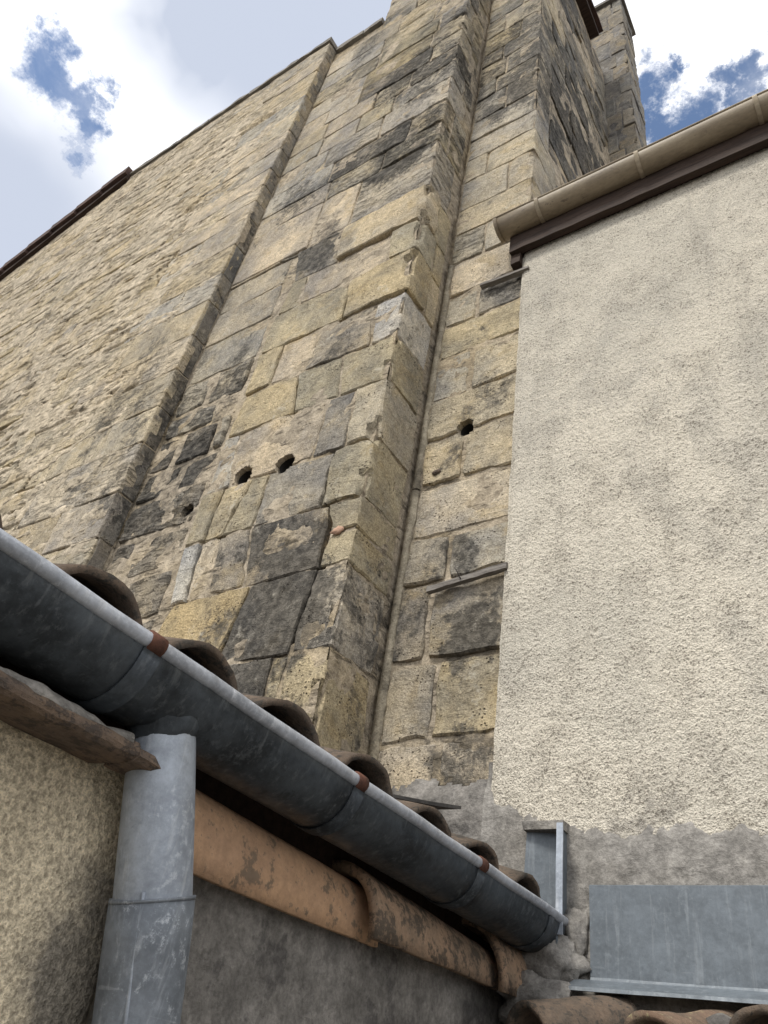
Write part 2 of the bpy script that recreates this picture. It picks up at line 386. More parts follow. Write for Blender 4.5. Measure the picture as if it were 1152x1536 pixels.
def simple_mat(name, c1, c2, scale, rough=.8, bump=.4, bd=.004, stretch=(1, 1, 1), c3=None, t3=.6, spec=.25):
    mt, t, b = new_mat(name); p = t.mapv(wpos(t), stretch)
    n = t.noise(p, scale, 8, .65); f = t.noise(p, scale * 7, 5, .65)
    c = t.mix(t.ramp(n, .36, .66), c1, c2)
    if c3: c = t.mix(t.ramp(t.math('ADD', t.math('MULTIPLY', t.noise(p, scale * 1.7, 9, .72), .6), t.math('MULTIPLY', f, .4)), t3 - .06, t3 + .02, 0, .9), c, c3)
    c = t.mix(1, c, t.grey(t.ramp(f, .2, .8, .78, 1.18)), 'MULTIPLY')
    fin(t, b, c, rough, t.bump(t.math('ADD', n, t.math('MULTIPLY', f, .4)), bump, bd), spec=spec); return mt
M['rust'] = simple_mat('rusty_iron', (.13, .055, .035), (.07, .035, .026), 25, .85)
M['beige'] = simple_mat('beige_plastic_gutter', (.34, .28, .195), (.26, .21, .145), 5, .5, .15, .002, (.8, 2, 2), (.12, .092, .07), .60, .4)
M['beige_clip'] = simple_mat('pale_gutter_strap', (.43, .36, .26), (.36, .30, .215), 8, .5)
M['fascia'] = simple_mat('dark_stained_wood', (.055, .036, .027), (.03, .02, .016), 8, .8, .5, .004, (.6, 6, 6))
M['oldwood'] = simple_mat('weathered_wood', (.27, .25, .225), (.15, .135, .12), 6, .9, .9, .005, (1, 18, 18), (.07, .06, .055), .60)
M['tile'] = simple_mat('terracotta', (.52, .33, .20), (.43, .275, .175), 9, .92, .8, .005, (1, 1, 1), (.17, .13, .095), .575)
M['tile_old'] = simple_mat('lichened_terracotta', (.155, .115, .085), (.095, .078, .063), 14, .95, 1.0, .008, (1, 1, 1), (.05, .046, .04), .55)
M['tile_mid'] = simple_mat('worn_terracotta', (.37, .25, .165), (.25, .18, .125), 12, .94, .9, .007, (1, 1, 1), (.085, .07, .055), .535)
M['tile_moss'] = simple_mat('mossy_terracotta', (.20, .135, .095), (.11, .088, .068), 16, .95, 1.0, .008, (1, 1, 1), (.30, .26, .15), .60)
M['verge'] = simple_mat('dark_verge_tile', (.10, .06, .048), (.06, .042, .037), 12, .9)
M['ledge'] = simple_mat('old_tile_ledge', (.20, .145, .105), (.13, .10, .08), 18, .95, 1.0, .008, (1.4, 1, 1.4), (.07, .058, .05), .55)
M['slate'] = simple_mat('dark_slate', (.09, .085, .08), (.05, .048, .046), 14, .8)
M['ground'] = simple_mat('yard_paving', (.17, .16, .145), (.12, .112, .102), 2.5, .95, .5, .01)
M['iron'] = simple_mat('iron_nail', (.05, .042, .038), (.03, .025, .023), 30, .7)
M['brick'] = simple_mat('pink_brick', (.50, .32, .225), (.42, .27, .19), 20, .95)

# ------------------------------------------------------------------ ground
g = mk('ground', [(-400, -400, -CZ), (400, -400, -CZ), (400, 400, -CZ), (-400, 400, -CZ)], [(0, 1, 2, 3)], M['ground'], smooth=False)
g['kind'] = 'structure'; g['label'] = 'pale paved yard ground'

# ------------------------------------------------------------------ church
D, DB, DN = 2.10, 1.79, 1.69           # wall planes: recess by the house, buttress front / bay, nave wall
XB, XS, XE = -1.57, -3.16, -1.05        # buttress flank, step in the wall, end corner
church = thing('church', 'tall old yellow limestone church wall with buttress towering over the roofs', 'church', (-2.5, 2.0, -CZ))

def px_s(q, y): return on_y(q[0], q[1], y).x
for q, rs, rz in (((364, 713), .050, .050), ((427, 694), .052, .050), ((281, 766), .034, .036)):
    p = on_y(q[0], q[1], DB); HOLES.append(('bay', p.x, p.z, rs, rz))
    HOLES.append(('but', p.x - XB, p.z, rs, rz))
p = on_y(698, 641, D); HOLES.append(('strip', p.x, p.z, .036, .042))

def hole_arr(key, s, z):
    t = np.zeros_like(s)
    for k, hs, hz, rs, rz in HOLES:
        if k == key:
            a = ((s - hs) / rs) ** 2 + ((z - hz) / rz) ** 2
            t = np.maximum(t, np.clip((1 - a) * 9, 0, 1))
    return t
CRACKS = [[(500, 676), (481, 753), (490, 768), (476, 848), (460, 900), (438, 955)], [(335, 735), (303, 815)], [(378, 720), (331, 803)], [(443, 573), (439, 621)], [(302, 815), (271, 911)], [(521, 439), (513, 478)]]
CRACKS = [[(px_s(q, DB), on_y(q[0], q[1], DB).z) for q in c] for c in CRACKS]
def crack_arr(key, s, z):
    t = np.zeros_like(s)
    if key == 'bay':
        for c in CRACKS:
            for (x0, z0), (x1, z1) in zip(c[:-1], c[1:]):
                ll = (x1 - x0) ** 2 + (z1 - z0) ** 2; f_ = np.clip(((s - x0) * (x1 - x0) + (z - z0) * (z1 - z0)) / ll, 0, 1)
                dd = np.hypot(s - x0 - f_ * (x1 - x0), z - z0 - f_ * (z1 - z0)); t = np.maximum(t, .05 * np.clip(1.6 - dd / .016, 0, 1))
    if key == 'strip': t = t + .022 * np.clip((XB + .012 - s) / .006, 0, 1)
    return t
def mortar_h(key, seed, base=-.0075, amp=.020):
    return lambda s, z: base + amp * (fbm(s, z, 6, 4, seed) - .5) * 1.6 + .006 * (fbm(s, z, 40, 3, seed + 9) - .5) - .42 * hole_arr(key, s, z) - crack_arr(key, s, z)
ar = np.arange

# mortar cores (each wall face is one part, its stones are sub-parts)
bay = relief('bay_wall', front(DB), ar(XS - .08, XB - .005, .02), ar(.3, 9.6, .02), mortar_h('bay', 3), M['mortar'], church,
             keep=lambda s, z: (z < 8.30) | (s > -2.57))
flank = relief('buttress_flank', sideR(XB), ar(DB + .008, D + .09, .02), ar(.3, 9.6, .025), mortar_h('flank', 5), M['mortar'], church)
strip = relief('recessed_wall', front(D), ar(XB - .05, XE - .005, .016), ar(.3, 9.6, .018), mortar_h('strip', 8, -.009), M['mortar'], church)
endf = relief('end_wall', sideR(XE), ar(D + .008, 3.75, .03), ar(3.2, 9.6, .03), mortar_h('end', 11), M['mortar'], church)
def pitted(s, z): return np.clip(1.15 - (z - 1.9 - .45 * np.maximum(-s - 3.6, 0)) / 1.6, 0, 1)
nave = relief('nave_wall', front(DN), np.concatenate([ar(-9.4, -6, .05), ar(-6, XS - .005, .018)]), ar(.9, 8.45, .0125),
              lambda s, z: (.004 + (.25 + .9 * pitted(s, z)) * (.022 * (fbm(s * .6, z * 1.5, 5, 5, 21, .6) - .5) + .010 * (fbm(s * .7, z, 30, 2, 33) - .5))
                            - (.024 + .030 * pitted(s, z)) * np.clip((fbm(s, z * 4.4, 5, 4, 37, .62) - .57) * 12, 0, 1)), M['mortar_pale'], church,
              keep=lambda s, z: z < np.where(s < -6.2, 8.33 + (s + 6.2) * .335, 8.36) + .0 * s)
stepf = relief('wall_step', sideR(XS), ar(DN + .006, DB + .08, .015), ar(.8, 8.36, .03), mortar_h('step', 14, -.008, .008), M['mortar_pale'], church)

# --- buttress front: courses and joints as they stand
fold_b = folded(XB, DB)
ZL = [.50, .88, 1.24, 1.60, 1.93, 2.25, 2.625, 2.945, 3.285, 3.65, 3.955, 4.33]
zl = [zline(z, k, .010) for k, z in enumerate(ZL)]
LA = -2.57 - XB
def J(*q):
    xs = [px_s(a, DB) - XB for a in q]
    return (xs[-1], xs[0])              # given top first; stored bottom, top
rows = {   # course -> (joints left to right, shades); last stone wraps the corner
    0: ([(LA, LA), (-.75, -.75), (-.33, -.33)], ['G', 'K', 'A'], 1),
    1: ([(LA, LA), (-.62, -.60), J((406, 998)), J((430, 990))], ['T', 'K', 'Y', 'Y+'], 1),
    2: ([J((254, 925), (226, 945)), J((368, 905), (330, 973)), J((472, 860), (438, 952))], ['A', 'K+', 'S+'], 1),
    3: ([J((275, 826), (250, 918)), J((300, 818), (271, 911)), J((326, 812), (309, 897)), J((374, 795), (365, 876)), J((490, 768), (476, 848))], ['W', 'P+', 'B', 'K', 'O'], 1),
    4: ([J((303, 748), (276, 822)), J((335, 735), (303, 815)), J((378, 720), (331, 803)), J((402, 712), (382, 775)), J((500, 678), (481, 753))], ['Y-', 'Y', 'Y-', 'B', 'O'], 1),
    5: ([J((337, 664), (308, 742)), J((356, 660), (347, 722)), J((491, 606), (470, 676)), J((532, 592), (519, 658))], ['S-', 'P+', 'K', 'T'], 1),
    6: ([J((365, 600), (337, 662)), J((443, 573), (439, 621)), J((513, 539), (508, 589))], ['Y-', 'O', 'O'], 1),
    7: ([J((389, 534), (365, 600)), J((424, 522), (402, 587)), J((482, 494), (450, 567)), J((562, 466), (556, 508))], ['Y-', 'P-', 'B', 'W'], 1),
    8: ([J((410, 478), (389, 534)), J((521, 439), (513, 478))], ['Y', 'Y'], 2),
    9: ([J((438, 428), (412, 478)), J((458, 425), (449, 456)), J((586, 360), (582, 392))], ['O+', 'P', 'O+'], 2),
    10: ([J((449, 372), (438, 428)), J((512, 356), (504, 393))], ['K+', 'T'], 2),
}
rnd = random.Random(11)
for k, (js, cols, mode) in rows.items():
    n = len(js)
    for i in range(n):
        last = i == n - 1
        thin = k == 4 and i in (0, 1)
        gp = .0022 if (k == 4 and i in (0, 1, 2)) or (k in (3, 4, 2) and i >= n - 2) else rnd.uniform(.003, .007)
        pr = rnd.uniform(-.004, .008)
        if not last:
            block('ashlar_block', fold_b, js[i], js[i + 1], zl[k], zl[k + 1], M['stone'], bay, shade_of(cols[i], rnd), key='but', gap=gp, proud=pr, rough=.007, dense=1.7, wob=.009, chip=1.0, bevel=.007)
        else:
            e = .275 if mode == 1 else rnd.choice((.13, .17))
            tz = zl[k + 1]
            if k == 3:                     # two thin stones share the corner of this course, brick chip bedded between
                mid = zline(1.765, 77, .01)
                block('ashlar_block', fold_b, (js[i][0], js[i][0] + .02), (e, e), zl[k], mid, M['stone'], bay, shade_of('O', rnd), key='but', gap=.006, fold=True, rough=.007, dense=1.7, wob=.009, chip=1.2, bevel=.007)
                block('ashlar_block', fold_b, (js[i][0] + .02, js[i][1]), (e, e), mid, tz, M['stone'], bay, shade_of('O', rnd), key='but', gap=.006, fold=True, rough=.007, dense=1.7, wob=.009, chip=1.2, bevel=.007)
                continue
            block('ashlar_block', fold_b, js[i], (e, e), zl[k], tz, M['stone'], bay, shade_of(cols[i], rnd), key='but', gap=.006, fold=True, proud=pr + (.016 if k >= 8 else 0), rough=.009, chip=2.2, dense=1.7, wob=.009, bevel=.007)
            if mode == 2:
                block('ashlar_block', sideR(XB), (DB + e, DB + e), (D - .03, D - .03), zl[k], tz, M['stone'], flank, shade_of(rnd.choice('YOT'), rnd), gap=.006, proud=rnd.uniform(-.01, .004))

# --- dark eroded bay between the step and the buttress
z2 = [.95, 1.25, 1.56, 1.83, 2.09, 2.35, 2.57, 2.83, 3.01, 3.30]
e2 = [zline(z, 40 + k, .014) for k, z in enumerate(z2)]
for k in range(len(z2) - 1):
    js = [XS] + {0: [-2.85], 1: [-2.8], 2: [-2.93], 3: [-2.98], 4: [], 5: [-2.86], 6: [-2.98, -2.68], 7: [-2.75], 8: [-2.9]}[k] + [-2.585]
    for i in range(len(js) - 1):
        a = js[i] + (.015 if i else .01)
        block('ashlar_block', front(DB), (a, a + rnd.uniform(-.02, .02) * (i > 0)), (js[i + 1], js[i + 1]), e2[k], e2[k + 1], M['eroded'], bay,
              shade_of(rnd.choice(['B+', 'K', 'B', 'K', 'G+'] if k < 7 else ['G+', 'B+', 'K']), rnd), key='bay', gap=rnd.uniform(.009, .016), rough=.018, bevel=.010, proud=rnd.uniform(-.012, .006), wob=.009)
# --- pale bay above, then the tower front
z3 = [3.30]
while z3[-1] < 9.3: z3.append(z3[-1] + rnd.uniform(.27, .37))
for k in range(len(z3) - 1):
    lo, hi = zline(z3[k], 60 + k, .008), zline(z3[k + 1], 61 + k, .008)
    xr = -2.585 if z3[k] < 4.2 else XB
    if z3[k + 1] > 8.3 and z3[k] < 8.3: pass
    x = XS + .005 if z3[k + 1] < 8.36 else -2.57
    if z3[k] < 4.33 and z3[k + 1] > 4.33: hi = zline(4.33, 11, .01)
    if z3[k] < 4.2:
        stop = -2.585
    else: stop = XB
    if z3[k - 1] < 4.33 and z3[k] >= 4.33 - 1e-6 and k: lo = zline(4.33, 11, .01)
    while x < stop - .02:
        wd = rnd.uniform(.28, .72)
        nx_ = x + wd
        if nx_ > stop - .22: nx_ = stop
        upper = z3[k] > 5.2
        near_c = nx_ > -2.1
        col = rnd.choice(['T', 'P', 'T', 'S', 'P', 'G'] if not near_c else ['T', 'T', 'G+', 'K', 'S+', 'O', 'Y'])
        mt = M['eroded'] if (near_c and rnd.random() < .6) or rnd.random() < .15 else M['stone']
        if nx_ == stop and stop == XB:
            e = rnd.choice((.12, .17, .24))
            block('ashlar_block', fold_b, (x - XB, x - XB), (e, e), lo, hi, mt, bay, shade_of(col, rnd), gap=.005, fold=True, rough=.011, chip=2.4, bevel=.012, dense=1.2, wob=.009)
            if e < .2:
                block('ashlar_block', sideR(XB), (DB + e, DB + e), (D - .02, D - .02), lo, hi, M['eroded'], flank, shade_of(rnd.choice(['T', 'G+', 'O']), rnd), gap=.006, dense=.8)
        else:
            block('ashlar_block', front(DB), (x, x), (nx_, nx_), lo, hi, mt, bay, shade_of(col, rnd), key='bay', gap=rnd.uniform(.004, .008), rough=.006 if mt is M['stone'] else .011, proud=rnd.uniform(-.004, .005), dense=.7)
        x = nx_

# --- recessed strip of wall beside the house
zs = [.62, .83, 1.01, 1.31, 1.66, 1.89, 2.18, 2.47, 2.74, 3.04, 3.31, 3.57, 3.90]
jj = {1: (657, 1125), 2: (650, 1050), 3: (640, 947), 4: (672, 830), 6: (695, 677), 8: (706, 545), 10: (716, 450)}
cc = {0: 'SS', 1: 'PP', 2: 'T+Y-', 3: 'BT+', 4: 'G+T+', 5: 'P', 6: 'T+T', 7: 'G', 8: 'GT', 9: 'Y-', 10: 'G+B', 11: 'P'}
XF = XB + .034
for k in range(12):
    lo, hi = zline(zs[k], 120 + k, .012), zline(zs[k + 1], 121 + k, .012)
    xs = [XF] + ([px_s(jj[k], D)] if k in jj else []) + [-1.035 if zs[k] < 3.5 else XE - .005]
    if k == 5 or k == 7: pass
    cs = {1: ['P', 'P'], 2: ['G+', 'Y-'], 3: ['K', 'B+'], 4: ['B', 'G+'], 6: ['T+', 'T'], 8: ['G', 'T'], 10: ['G+', 'B+']}.get(k, [{0: 'S', 5: 'P', 7: 'T', 9: 'Y-', 11: 'P'}.get(k, 'T')])
    for i in range(len(xs) - 1):
        block('ashlar_block', front(D), (xs[i], xs[i]), (xs[i + 1], xs[i + 1]), lo, hi, M['stone'], strip, shade_of(cs[i], rnd), key='strip',
              gap=rnd.uniform(.007, .012), rough=.007, proud=rnd.uniform(-.005, .006), wob=.009, corner=.025, dense=1.7, chip=1.0, bevel=.008)
z5 = [3.90]
fold_e = folded(XE, D)
while z5[-1] < 9.3: z5.append(z5[-1] + rnd.uniform(.25, .36))
for k in range(len(z5) - 1):
    lo, hi = zline(z5[k], 160 + k, .010), zline(z5[k + 1], 161 + k, .010)
    j = rnd.uniform(-1.42, -1.2)
    two = rnd.random() < .75
    e = rnd.choice((.22, .35, .5))
    if two: block('ashlar_block', front(D), (XB + .02, XB + .02), (j, j), lo, hi, rnd.choice((M['stone'], M['eroded'])), strip, shade_of(rnd.choice(['T', 'Y', 'T+', 'G']), rnd), gap=.006, rough=.008)
    else: j = XB + .02
    block('ashlar_block', fold_e, (j - XE, j - XE), (e, e), lo, hi, M['stone'], strip, shade_of(rnd.choice(['T+', 'G+', 'B', 'S+', 'T']), rnd), gap=.006, fold=True, rough=.008, chip=1.5)
    s = D + e
    while s < 3.6:
        s2 = min(3.7, s + rnd.uniform(.3, .6))
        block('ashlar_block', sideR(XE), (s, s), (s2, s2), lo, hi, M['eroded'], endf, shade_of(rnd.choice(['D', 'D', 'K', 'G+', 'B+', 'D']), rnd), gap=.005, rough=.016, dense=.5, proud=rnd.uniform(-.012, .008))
        s = s2

# --- corner mortar fillet running up the inner corner
def ribbon(name, pts, w, th, mat, parent, seed=0, n=90):
    """irregular vertical fillet in an inner corner; pts bottom and top (x, y)"""
    (x, y, z0), z1 = pts
    vs = []; fs = []
    for i in range(n + 1):
        z = lerp(z0, z1, i / n)
        ww = w * (1 + .35 * noise.noise((z * 5, seed, 0)) + .2 * noise.noise((z * 19, seed, 3)))
        tt = th * (1 + .4 * noise.noise((z * 7, seed, 8)))
        ox = .004 * noise.noise((z * 3, seed, 5))
        vs += [(x + ox, y + .01, z), (x + ox, y - tt, z), (x + ww * .6, y - tt * 1.05, z), (x + ww, y - tt * .4, z), (x + ww + .004, y + .01, z)]
    for i in range(n):
        for j in range(4):
            a = i * 5 + j; fs.append((a, a + 1, a + 6, a + 5))
    return mk(name, vs, fs, mat, parent)
ribbon('corner_fillet', ((XB + .010, D, .8), 2.18), .030, .007, M['fillet'], church, 1)
ribbon('corner_fillet', ((XB + .012, D, 2.19), 3.9), .026, .006, M['fillet'], church, 2)

M['hole_shade'] = simple_mat('painted_hole_shade', (.035, .032, .028), (.02, .018, .016), 20, .97)  # near-black lining colour painted in place of the deep shade inside the holes
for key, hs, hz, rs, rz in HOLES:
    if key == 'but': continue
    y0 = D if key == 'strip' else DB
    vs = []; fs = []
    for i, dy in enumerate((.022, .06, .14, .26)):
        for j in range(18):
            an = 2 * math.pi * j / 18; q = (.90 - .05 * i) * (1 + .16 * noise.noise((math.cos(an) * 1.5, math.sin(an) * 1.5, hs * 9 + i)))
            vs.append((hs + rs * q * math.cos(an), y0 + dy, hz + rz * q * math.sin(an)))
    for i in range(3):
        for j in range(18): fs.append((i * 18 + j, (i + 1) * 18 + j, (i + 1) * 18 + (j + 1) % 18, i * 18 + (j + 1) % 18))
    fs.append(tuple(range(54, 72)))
    mk('putlog_hole_shade', vs, fs, M['hole_shade'], strip if key == 'strip' else bay)
# --- chips bedded in joints
def lump(name, c, r, mat, parent, seed, sub=(10, 7), squash=(1, 1, 1), amp=.3):
    vs = []; fs = []; nu, nv = sub
    for j in range(nv + 1):
        th = math.pi * j / nv
        for i in range(nu):
            ph = 2 * math.pi * i / nu
            d = Vector((math.sin(th) * math.cos(ph), math.sin(th) * math.sin(ph), math.cos(th)))
            q = 1 + amp * noise.noise(d * 1.6 + Vector((seed, 0, 0))) + amp * .5 * noise.noise(d * 4 + Vector((seed, 3, 0)))
            vs.append((c[0] + d.x * r * squash[0] * q, c[1] + d.y * r * squash[1] * q, c[2] + d.z * r * squash[2] * q))
    for j in range(nv):
        for i in range(nu):
            fs.append((j * nu + i, (j + 1) * nu + i, (j + 1) * nu + (i + 1) % nu, j * nu + (i + 1) % nu))
    return mk(name, vs, fs, mat, parent)
p = on_y(506, 796, DB - .004); lump('brick_chip', p, .030, M['brick'], bay, 2, squash=(1, .35, .6), amp=.5)
p = on_y(655, 708, D - .004); lump('brick_chip', p, .022, M['ledge'], strip, 5, squash=(1, .4, .6), amp=.5)

# --- nave wall: quoins at the step, then coursed rubble
fold_s = folded(XS, DN)
zq = [1.2]
while zq[-1] < 8.1: zq.append(zq[-1] + rnd.uniform(.22, .40))
zq[-1] = 8.33
quo = []
for k in range(len(zq) - 1):
    lo, hi = zline(zq[k], 200 + k, .008), zline(zq[k + 1], 201 + k, .008)
    ln = rnd.uniform(.34, .5) if k % 2 else rnd.uniform(.6, .95)
    l2 = ln + (rnd.uniform(.35, .8) if rnd.random() < .8 else 0)
    quo.append((zq[k], zq[k + 1], XS - l2))
    if l2 > ln: block('ashlar_block', front(DN), (XS - l2, XS - l2), (XS - ln, XS - ln), lo, hi, rnd.choice((M['stone'], M['rubble'])), nave, shade_of(rnd.choice(['P', 'T', 'S']), rnd), gap=.0035, rough=.008, dense=.7, proud=.002)
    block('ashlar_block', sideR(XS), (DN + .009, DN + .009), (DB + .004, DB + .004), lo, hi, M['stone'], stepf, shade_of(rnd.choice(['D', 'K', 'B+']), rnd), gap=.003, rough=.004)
    block('ashlar_block', front(DN), (XS - ln, XS - ln), (XS + .004, XS + .004), lo, hi, M['stone'] if rnd.random() < .6 else M['rubble'], nave, shade_of(rnd.choice(['P', 'T', 'S-', 'P', 'T']), rnd), gap=.0035, rough=.006, chip=.8, dense=.8, proud=.006)
cand = []
z = 1.0; k = 0
while z < 8.3:
    hgt = rnd.uniform(.10, .23) * (1.15 if z < 4 else 1)
    x = -9.2 + rnd.uniform(0, .2)
    while x < XS - .2:
        wd = rnd.uniform(.16, .52)
        xr = x + wd
        lim = min([q[2] for q in quo if q[0] < z + hgt and q[1] > z] or [XS - .3]) - .01
        if xr > lim - .1: xr = lim
        if xr - x > .08:
            top = min(z + hgt, (8.33 + (x + 6.2) * .335 if x < -6.2 else 8.36) - .01)
            if top - z > .06: cand.append((x, xr, z, top, k))
        if xr >= lim: break
        x = xr + (rnd.uniform(.05, .3) if rnd.random() < .14 else 0)
    z += hgt; k += 1
def vis(c):
    x, zc = (c[0] + c[1]) / 2, (c[2] + c[3]) / 2
    q = [sum(RX[r][i] * v for r, v in enumerate((x, DN, zc))) for i in range(3)]
    u, v = 576 + 1152 * q[0] / q[2], 768 + 1152 * q[1] / q[2]
    inside = -25 < u < 1180 and v < 800 + .72 * max(u, 0) + 40
    return ((c[1] - c[0]) * (c[3] - c[2]) / (x * x + DN * DN + zc * zc) * DN / math.sqrt(x * x + zc * zc)) if inside else -1
cand.sort(key=vis, reverse=True)
rv, rf = [], []
rub_n = 0
for n, c in enumerate(cand):
    x0, x1, z0, z1, k = c
    SEED[0] += 1
    dl = .02 * rnd.uniform(-1, 1); dr = .02 * rnd.uniform(-1, 1)
    v, f = block_mesh(front(DN), (x0, x0 + dl), (x1, x1 + dr), zline(z0, 300 + k, .02), zline(z1, 301 + k, .02), SEED[0], gap=rnd.uniform(.003, .009), rough=.006 + .014 * float(pitted(np.array(x0), np.array(z0))), bevel=.007,
                      proud=rnd.uniform(-.008, .005), wob=.014, corner=rnd.uniform(.08, .2), dense=.75 if n < 280 else .5, tilt=.016)
    if n < 280 and vis(c) > 0:
        mk('rubble_stone', v, f, M['rubble'], nave, sharp=.6, color=shade_of(rnd.choice(['P', 'T', 'P', 'T', 'Y', 'T']), rnd, rnd.uniform(.0, .3)))
    else:
        b0 = len(rv); rv += v; rf += [tuple(i + b0 for i in q) for q in f]
o = mk('rubble_masonry', rv, rf, M['rubble'], nave, color=(.60, .515, .38, .15)); o['kind'] = 'stuff'

# --- wall-head copings, verge and eave
def prism(name, sec, a, b, mat, parent, n=1, jit=0.0, seed=0, smooth=False):
    """section points (list of 3-vectors offsets) swept from a to b"""
    a = Vector(a); b = Vector(b); vs = []; fs = []; m_ = len(sec)
    for i in range(n + 1):
        c = a.lerp(b, i / n)
        for q in sec:
            w_ = Vector(q) + c
            if jit: w_ += jit * noise.noise_vector(w_ * 9 + Vector((seed, 0, 0))) + jit * .5 * noise.noise_vector(w_ * 31 + Vector((seed, 0, 0)))
            vs.append(tuple(w_))
    for i in range(n):
        for j in range(m_):
            fs.append((i * m_ + j, i * m_ + (j + 1) % m_, (i + 1) * m_ + (j + 1) % m_, (i + 1) * m_ + j))
    fs.append(tuple(range(m_ - 1, -1, -1))); fs.append(tuple(range(n * m_, n * m_ + m_)))
    o = mk(name, vs, fs, mat, parent, smooth=smooth); return o
def rect_yz(y0, y1, z0, z1): return [(0, y0, z0), (0, y1, z0), (0, y1, z1), (0, y0, z1)]
def rect_xz(x0, x1, z0, z1): return [(x0, 0, z0), (x0, 0, z1), (x1, 0, z1), (x1, 0, z0)]
def rect_xy(x0, x1, y0, y1): return [(x0, y0, 0), (x1, y0, 0), (x1, y1, 0), (x0, y1, 0)]
M['coping'] = simple_mat('grey_coping_stone', (.24, .22, .19), (.14, .13, .115), 5, .95, .8, .008)
x = -6.2
while x < XS - .05:
    x2 = min(XS + .015, x + rnd.uniform(.5, .8))
    prism('coping_stone', rect_yz(DN - .03, DN + .4, 0, .06), (x + .004, 0, 8.355), (x2 - .004, 0, 8.355), M['coping'], church, 8, .010, x)
    x = x2
x = XS + .02
while x < -2.6:
    x2 = min(-2.585, x + rnd.uniform(.3, .4))
    prism('coping_stone', rect_yz(DB - .025, DB + .35, 0, .09), (x + .004, 0, 8.295), (x2 - .004, 0, 8.295), M['coping'], church, 8, .010, x)
    x = x2
prism('verge_board', rect_yz(DN - .05, DN + .02, -.12, 0), (-9.6, 0, 8.36 - 3.4 * .335), (-6.15, 0, 8.36 + .05 * .335), M['fascia'], church, 10, .004)
for i in range(9):
    x0 = -6.15 - i * .40
    zt = 8.38 + (x0 + 6.2) * .335
    prism('verge_tile', rect_yz(DN - .09, DN + .3, -.09, .045), (x0 - .44, 0, zt - .44 * .335 + .075), (x0, 0, zt + .01), M['verge'], church, 4, .004, i)
# eave of the tower roof over the end wall
prism('eave_board', rect_xz(XE - .02, XE + .09, 0, .10), (0, 1.9, 9.62), (0, 3.34, 9.55), M['fascia'], church, 8, .005)
prism('eave_tile_course', rect_xz(XE - .05, XE + .13, .10, .15), (0, 1.9, 9.62), (0, 3.36, 9.55), M['verge'], church, 12, .01)

# ------------------------------------------------------------------ stone chimney behind
CY, CX0, CX1 = 3.72, -1.2, -.775
chim = thing('stone_chimney', 'narrow grey stone stack rising behind the end of the church wall', 'chimney', (-1.0, 3.9, -CZ))
core = relief('stack_core', front(CY), ar(CX0, CX1 - .01, .03), ar(4, 11.3, .04), mortar_h('x', 51), M['cement'], chim)
core2 = relief('stack_side', sideR(CX1), ar(CY + .01, CY + .46, .03), ar(4, 11.3, .04), mortar_h('x', 53), M['cement'], chim)
fold_c = folded(CX1, CY)
z = 4.3; k = 0
while z < 11.1:
    h_ = rnd.uniform(.30, .44); lo, hi = zline(z, 400 + k, .01), zline(z + h_, 401 + k, .01)
    off = .03 if z > 9.9 else 0
    j = CX1 - .12 - (.06 if k % 2 else 0)
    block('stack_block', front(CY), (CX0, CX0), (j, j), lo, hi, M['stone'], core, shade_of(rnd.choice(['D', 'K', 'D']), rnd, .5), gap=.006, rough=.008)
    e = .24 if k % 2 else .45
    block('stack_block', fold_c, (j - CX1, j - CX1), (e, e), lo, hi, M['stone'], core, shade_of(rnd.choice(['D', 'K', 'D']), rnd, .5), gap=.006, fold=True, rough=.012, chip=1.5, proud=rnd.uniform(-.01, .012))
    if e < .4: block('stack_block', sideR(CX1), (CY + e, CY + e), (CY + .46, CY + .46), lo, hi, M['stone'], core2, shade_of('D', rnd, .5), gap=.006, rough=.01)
    z += h_; k += 1
prism('cap_slab', rect_xy(CX0 - .02, CX1 + .035, CY - .04, CY + .5), (0, 0, z), (0, 0, z + .08), M['coping'], chim, 2, .01)
lump('ridge_tile_end', (-.93, CY + .05, z + .10), .07, M['tile'], chim, 4, squash=(1, 1.2, .8), amp=.15)

# ------------------------------------------------------------------ rendered house
HY = 2.072; HX = -1.07
house = thing('rendered_house', 'house wall in pale cream roughcast render beside the church', 'house', (-.2, 2.2, -CZ))
def rend_h(s, z):
    a = vn(s * 105, z * 110, 71); b_ = vn(s * 170, z * 170, 77); e = np.clip((s - HX) / .02, 0, 1)
    return .0040 * a * a + .0026 * b_ + .006 * (fbm(s, z, 2.2, 3, 5) - .5) - .012 * (1 - e) ** 2
def base_line(s): return np.interp(s, [-1.1, -1.063, -.836, -.70, -.565, -.33, .5, 4], [.80, .765, .725, .70, .69, .655, .62, .6])
relief('rendered_wall', front(HY), np.concatenate([ar(HX, .35, .0048), ar(.35, 4, .05)]), np.concatenate([ar(.55, 2.2, .0048), ar(2.2, 3.66, .0062)]), rend_h, M['render'], house,
       keep=lambda s, z: z > base_line(s) - .09)
prism('render_edge', rect_xy(HX - .001, HX + .03, HY + .004, D + .02), (0, 0, .74), (0, 0, 3.62), M['render'], house, 160, .004, 3)
relief('cement_plinth', front(HY + .012), np.concatenate([ar(HX - .02, .35, .010), ar(.35, 4, .06)]), ar(-1.6, .92, .010), lambda s, z: .020 + .012 * (fbm(s, z, 7, 5, 61, .55) - .5) + .004 * (fbm(s, z, 50, 2, 66) - .5) - .022 * np.clip((z - base_line(s) - .20 * (fbm(s, z * .6, 4.5, 6, 91, .68) - .5) + .01) / .06, 0, 1), M['cement_light'], house,
       keep=lambda s, z: z < base_line(s) + .14)
